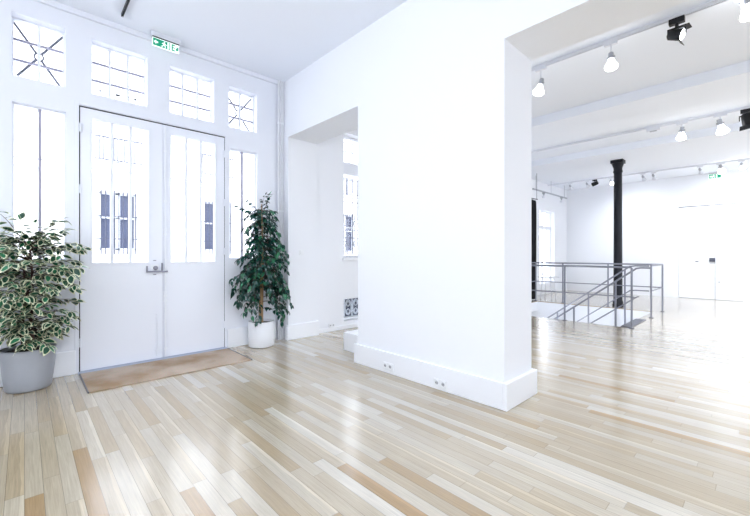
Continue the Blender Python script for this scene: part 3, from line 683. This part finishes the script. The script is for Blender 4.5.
def grow(loc, rim, Lr, Wr, spacing, ymax, mats_pick, droopy):
    def fn(fm, sm, start, d, length, sag):
        n = max(3, int(length / spacing)); p = Vector(start); d = Vector(d).normalized(); pts = [p.copy()]; side = random.choice((-1, 1))
        for i in range(n):
            d = (d + Vector((random.uniform(-.15, .15), random.uniform(-.15, .15), -sag + random.uniform(-.08, .08)))).normalized()
            p = p + d * (length / n); clampwall(p, loc, ymax); pts.append(p.copy())
            if i == 0 and length > .25: continue
            for q in range(2 if random.random() < .75 else 1):
                side = -side
                s = d.cross(Vector((0, 0, 1))); s = s.normalized() if s.length > .01 else Vector((1, 0, 0))
                ld = (d * random.uniform(.3, 1) + s * side * random.uniform(.4, 1.1) + Vector((0, 0, random.uniform(-droopy, .35 - droopy * .25)))).normalized()
                L = random.uniform(*Lr); W = L * random.uniform(*Wr)
                end = p + ld * L
                if end.y + loc[1] > ymax: ld.y = -abs(ld.y) * .5; ld.normalize()
                up = (Vector((0, 0, 1)) + Vector((random.uniform(-.7, .7), random.uniform(-.7, .7), 0)))
                leaf_mesh(fm, p + ld * .012, ld, up, L, W, random.uniform(.1, .4), random.uniform(.0, .35), mats_pick(), rim)
        ld = d; leaf_mesh(fm, p, ld, Vector((0, 0, 1)), random.uniform(*Lr), Lr[0] * Wr[0], .2, .2, mats_pick(), rim)
        k = len(pts); sm.tube(pts, [.005 * (1 - .75 * i / (k - 1)) for i in range(k)], 5, cap=False)
    return fn

# variegated weeping fig in the grey pot
LV = (.03, 4.765, 0)
br = []
random.seed(21)
def trunk_curve(z0, z1, amp, ph, n=14, x=0, y=0):
    return [(x + amp * math.sin(ph + 3 * i / n) * (i / n + .3), y + amp * .7 * math.cos(ph + 2.6 * i / n) * (i / n + .3), z0 + (z1 - z0) * i / n) for i in range(n + 1)]
tp = [trunk_curve(.33, 1.42, .03, .2), trunk_curve(.33, 1.2, .045, 2.3, x=.02), trunk_curve(.33, 1.1, .045, 4.4, x=-.02)]
tr = [[.016 - .010 * i / 14 for i in range(15)]] * 3
prof_l = [(.42, .26), (.55, .30), (.75, .32), (.95, .38), (1.12, .43), (1.25, .42), (1.38, .33), (1.5, .2), (1.56, .1)]
def interp(pf, z):
    if z <= pf[0][0]: return pf[0][1]
    for (a, b), (c, d) in zip(pf, pf[1:]):
        if z <= c: return b + (d - b) * (z - a) / (c - a)
    return pf[-1][1]
for i in range(105):
    z = .50 + .88 * (i + random.random()) / 105; t = random.choice(tp); q = t[min(14, int((z - .33) / 1.05 * 14))]
    a = i * 2.399 + random.uniform(-.4, .4); R = interp(prof_l, z + .1) * random.uniform(.75, 1.05)
    if math.sin(a) > .3: R *= .6
    br.append(((q[0], q[1], z), (math.cos(a), math.sin(a), random.uniform(.35, .8)), R, .10))
for k, (dx, dz) in enumerate(((-.06, .17), (.03, .2), (.1, .15), (-.14, .12), (.18, .12))):
    br.append(((dx * .3, 0, 1.36), (dx, random.uniform(-.05, .05), dz), .22, .03))
for i in range(22):
    a = i * 2.4; br.append(((.02 * math.cos(a), .02 * math.sin(a), random.uniform(.42, .62)), (math.cos(a), math.sin(a) - .3, .5), random.uniform(.16, .27), .16))
for dx, z, dz in ((.5, 1.22, .3), (.45, 1.0, .35), (-.4, 1.2, .3), (.5, 1.28, .45), (.3, 1.3, .6), (.2, 1.25, .7), (-.15, 1.3, .35), (.45, 1.15, .4)):
    br.append(((0, 0, z), (dx, -.12, dz), .43, .09))
vm = lambda: (random.choice((0, 0, 0, 2)), 1)
plant('potted_ficus', 'bushy variegated fig with cream edged leaves in a grey pot', LV,
      [(.13, 0), (.155, .004), (.165, .02), (.178, .12), (.196, .30), (.203, .375), (.200, .383), (.190, .383), (.186, .35), (.185, .30)], GREYPOT, 'grey round pot with a flared side',
      tp, tr, BARKD, br, grow(LV, 1, (.066, .11), (.24, .32), .045, 4.955, vm, .75), [LEAFV, LEAFC, LEAFL], BARKD, .35, .184)

# dark weeping fig in the white pot
LD = (2.375, 4.79, 0); random.seed(5); br = []
tp = [trunk_curve(.30, 1.95, .018, .5, 18), trunk_curve(.30, 1.3, .03, 3.4, 18, x=.012), trunk_curve(.30, 1.1, .03, 5.2, 18, x=-.012)]
tr = [[.022 - .016 * i / 18 for i in range(19)], [.015 - .008 * i / 18 for i in range(19)], [.015 - .008 * i / 18 for i in range(19)]]
prof_d = [(.35, .30), (.5, .42), (.75, .48), (.95, .46), (1.15, .37), (1.35, .31), (1.55, .25), (1.7, .18), (1.85, .12), (2.0, .05)]
for i in range(160):
    z = .76 + 1.12 * ((i + random.random()) / 160) ** 1.05; q = tp[0][min(18, int((z - .30) / 1.65 * 18))]
    a = i * 2.399 + random.uniform(-.5, .5); R = 1.06 * interp(prof_d, z - .12) * random.uniform(.45, 1.25)
    if math.sin(a) > .2: R *= .55
    br.append(((q[0], q[1], z), (math.cos(a), math.sin(a) * .8, random.uniform(-.1, .6)), R, .19))
for dx, dy, z, L, sg in ((-.5, -.1, .72, .40, .24), (-.42, -.2, .66, .36, .26), (-.4, -.35, .6, .36, .3), (-.5, -.15, .85, .46, .2), (.5, -.15, .95, .5, .17), (.5, -.2, .8, .5, .14), (.5, -.1, .66, .44, .15), (.35, -.3, .6, .4, .2), (-.5, -.05, 1.05, .46, .15), (.2, -.3, .5, .26, .25), (.5, -.1, 1.3, .42, .14), (-.5, -.1, 1.25, .38, .14)):
    br.append(((0, 0, z), (dx, dy, .25), L, sg))
for dx, dz in ((-.2, .24), (.1, .3), (-.28, .2), (.03, .2)): br.append(((0, 0, 1.78), (dx, 0, dz), .32, .05))
dm = lambda: (random.choice((0, 0, 0, 0, 0, 1)),)
plant('potted_ficus', 'tall dark green weeping fig with a pale trunk in a white pot', LD,
      [(.14, 0), (.165, .004), (.172, .02), (.176, .15), (.176, .335), (.172, .345), (.163, .345), (.160, .31), (.158, .27)], WHITEPOT, 'white cylindrical pot',
      tp, tr, BARK, br, grow(LD, 0, (.058, .092), (.22, .30), .042, 4.955, dm, .9), [LEAFG, LEAFL], BARKD, .31, .158)

# ------------------------------------------------------------------ outside
m = MB(); m.box(-20, 30, 5.2, 14.2, -.12, -.02); tag(m.build('street_ground', ROAD), 'pale paved street outside the windows', 'street', kind='structure')
bd = empty('street_building', (0, 12, 0)); tag(bd, 'pale stone building across the street with barred windows', 'building')
WX = [(-9.1, -8.2), (-6.5, -5.65), (-3.8, -2.95), (-1.2, -.35), (1.42, 2.27), (4.05, 4.9), (6.7, 7.55), (9.3, 10.15), (11.9, 12.75), (14.6, 15.4), (17.2, 18)]
hl = [(a, b, z0, z1) for a, b in WX for z0, z1 in ((1.38, 2.92), (3.72, 5.6), (6.6, 8.3))]
m = MB(); slab(m, None, None, 0, .3, XZ, -12, 22, -.05, 9.4, hl); m.box(-12, 22, -.06, 0, 3.35, 3.45); m.box(-12, 22, -.2, 0, 9.2, 9.45); m.build('stone_wall', FACADE, bd)
for a, b, z0, z1 in hl:
    f = MB(); c = (a + b) / 2
    for x0, x1 in ((a, a + .05), (b - .05, b), (c - .05, c + .05)): f.box(x0, x1, .10, .16, z0, z1)
    f.box(a, b, .10, .16, z0, z0 + .05); f.box(a, b, .10, .16, z1 - .05, z1); f.box(a, b, .10, .15, z0 + (z1 - z0) * .55, z0 + (z1 - z0) * .55 + .04)
    fo = f.build('window', TRIM, bd)
    g = MB(); g.box(a, b, .17, .19, z0, z1); g.build('pane' if z0 < 2 else 'shutter', BPANE if z0 < 2 else SHUT, fo)
    if z0 < 2:
        g = MB()
        for k in range(9):
            x = a + .04 + (b - a - .08) * k / 8; g.tube([(x, -.05, z0 - .12), (x, -.05, z1 + .05)], .014, 6)
        for z in (z0 + .3, z0 + .9): g.tube([(a - .12, -.05, z), (b + .12, -.05, z)], .012, 6)
        g.build('iron_bars', BIRON, fo)
    elif z0 < 5:
        g = MB(); g.tube([(a - .1, -.12, z0 + .62), (b + .1, -.12, z0 + .62)], .018, 6); g.tube([(a - .1, -.12, z0 + .03), (b + .1, -.12, z0 + .03)], .014, 6)
        for k in range(14):
            x = a - .08 + (b - a + .16) * k / 13; g.tube([(x, -.12, z0 + .02), (x, -.12, z0 + .62)], .011, 5)
        g.build('balcony_rail', BIRON, fo)

# ------------------------------------------------------------------ sky, camera, view
w = bpy.data.worlds.new('overcast_sky'); bpy.context.scene.world = w; w.use_nodes = True
bg = w.node_tree.nodes['Background']; bg.inputs[0].default_value = (.925, .95, 1, 1); bg.inputs[1].default_value = 6.2

cam = bpy.data.cameras.new('camera'); co = bpy.data.objects.new('camera', cam); C.objects.link(co)
cam.sensor_fit = 'HORIZONTAL'; cam.sensor_width = 36; cam.lens = 36 * 371 / 750; cam.clip_start = .05; cam.clip_end = 200
cam.shift_y = -3 / 750
co.location = (0, 0, 1.25); co.rotation_euler = (PI/2, 0, math.atan2(-.687, .7267))
S = bpy.context.scene; S.camera = co
S.view_settings.view_transform = 'Standard'; S.view_settings.look = 'None'; S.view_settings.exposure = 0.04; S.view_settings.gamma = 1; S.view_settings.use_curve_mapping = False
S.cycles.max_bounces = 10; S.cycles.diffuse_bounces = 7; S.cycles.glossy_bounces = 4; S.cycles.transparent_max_bounces = 12; S.cycles.sample_clamp_indirect = 6
S.cycles.use_denoising = True
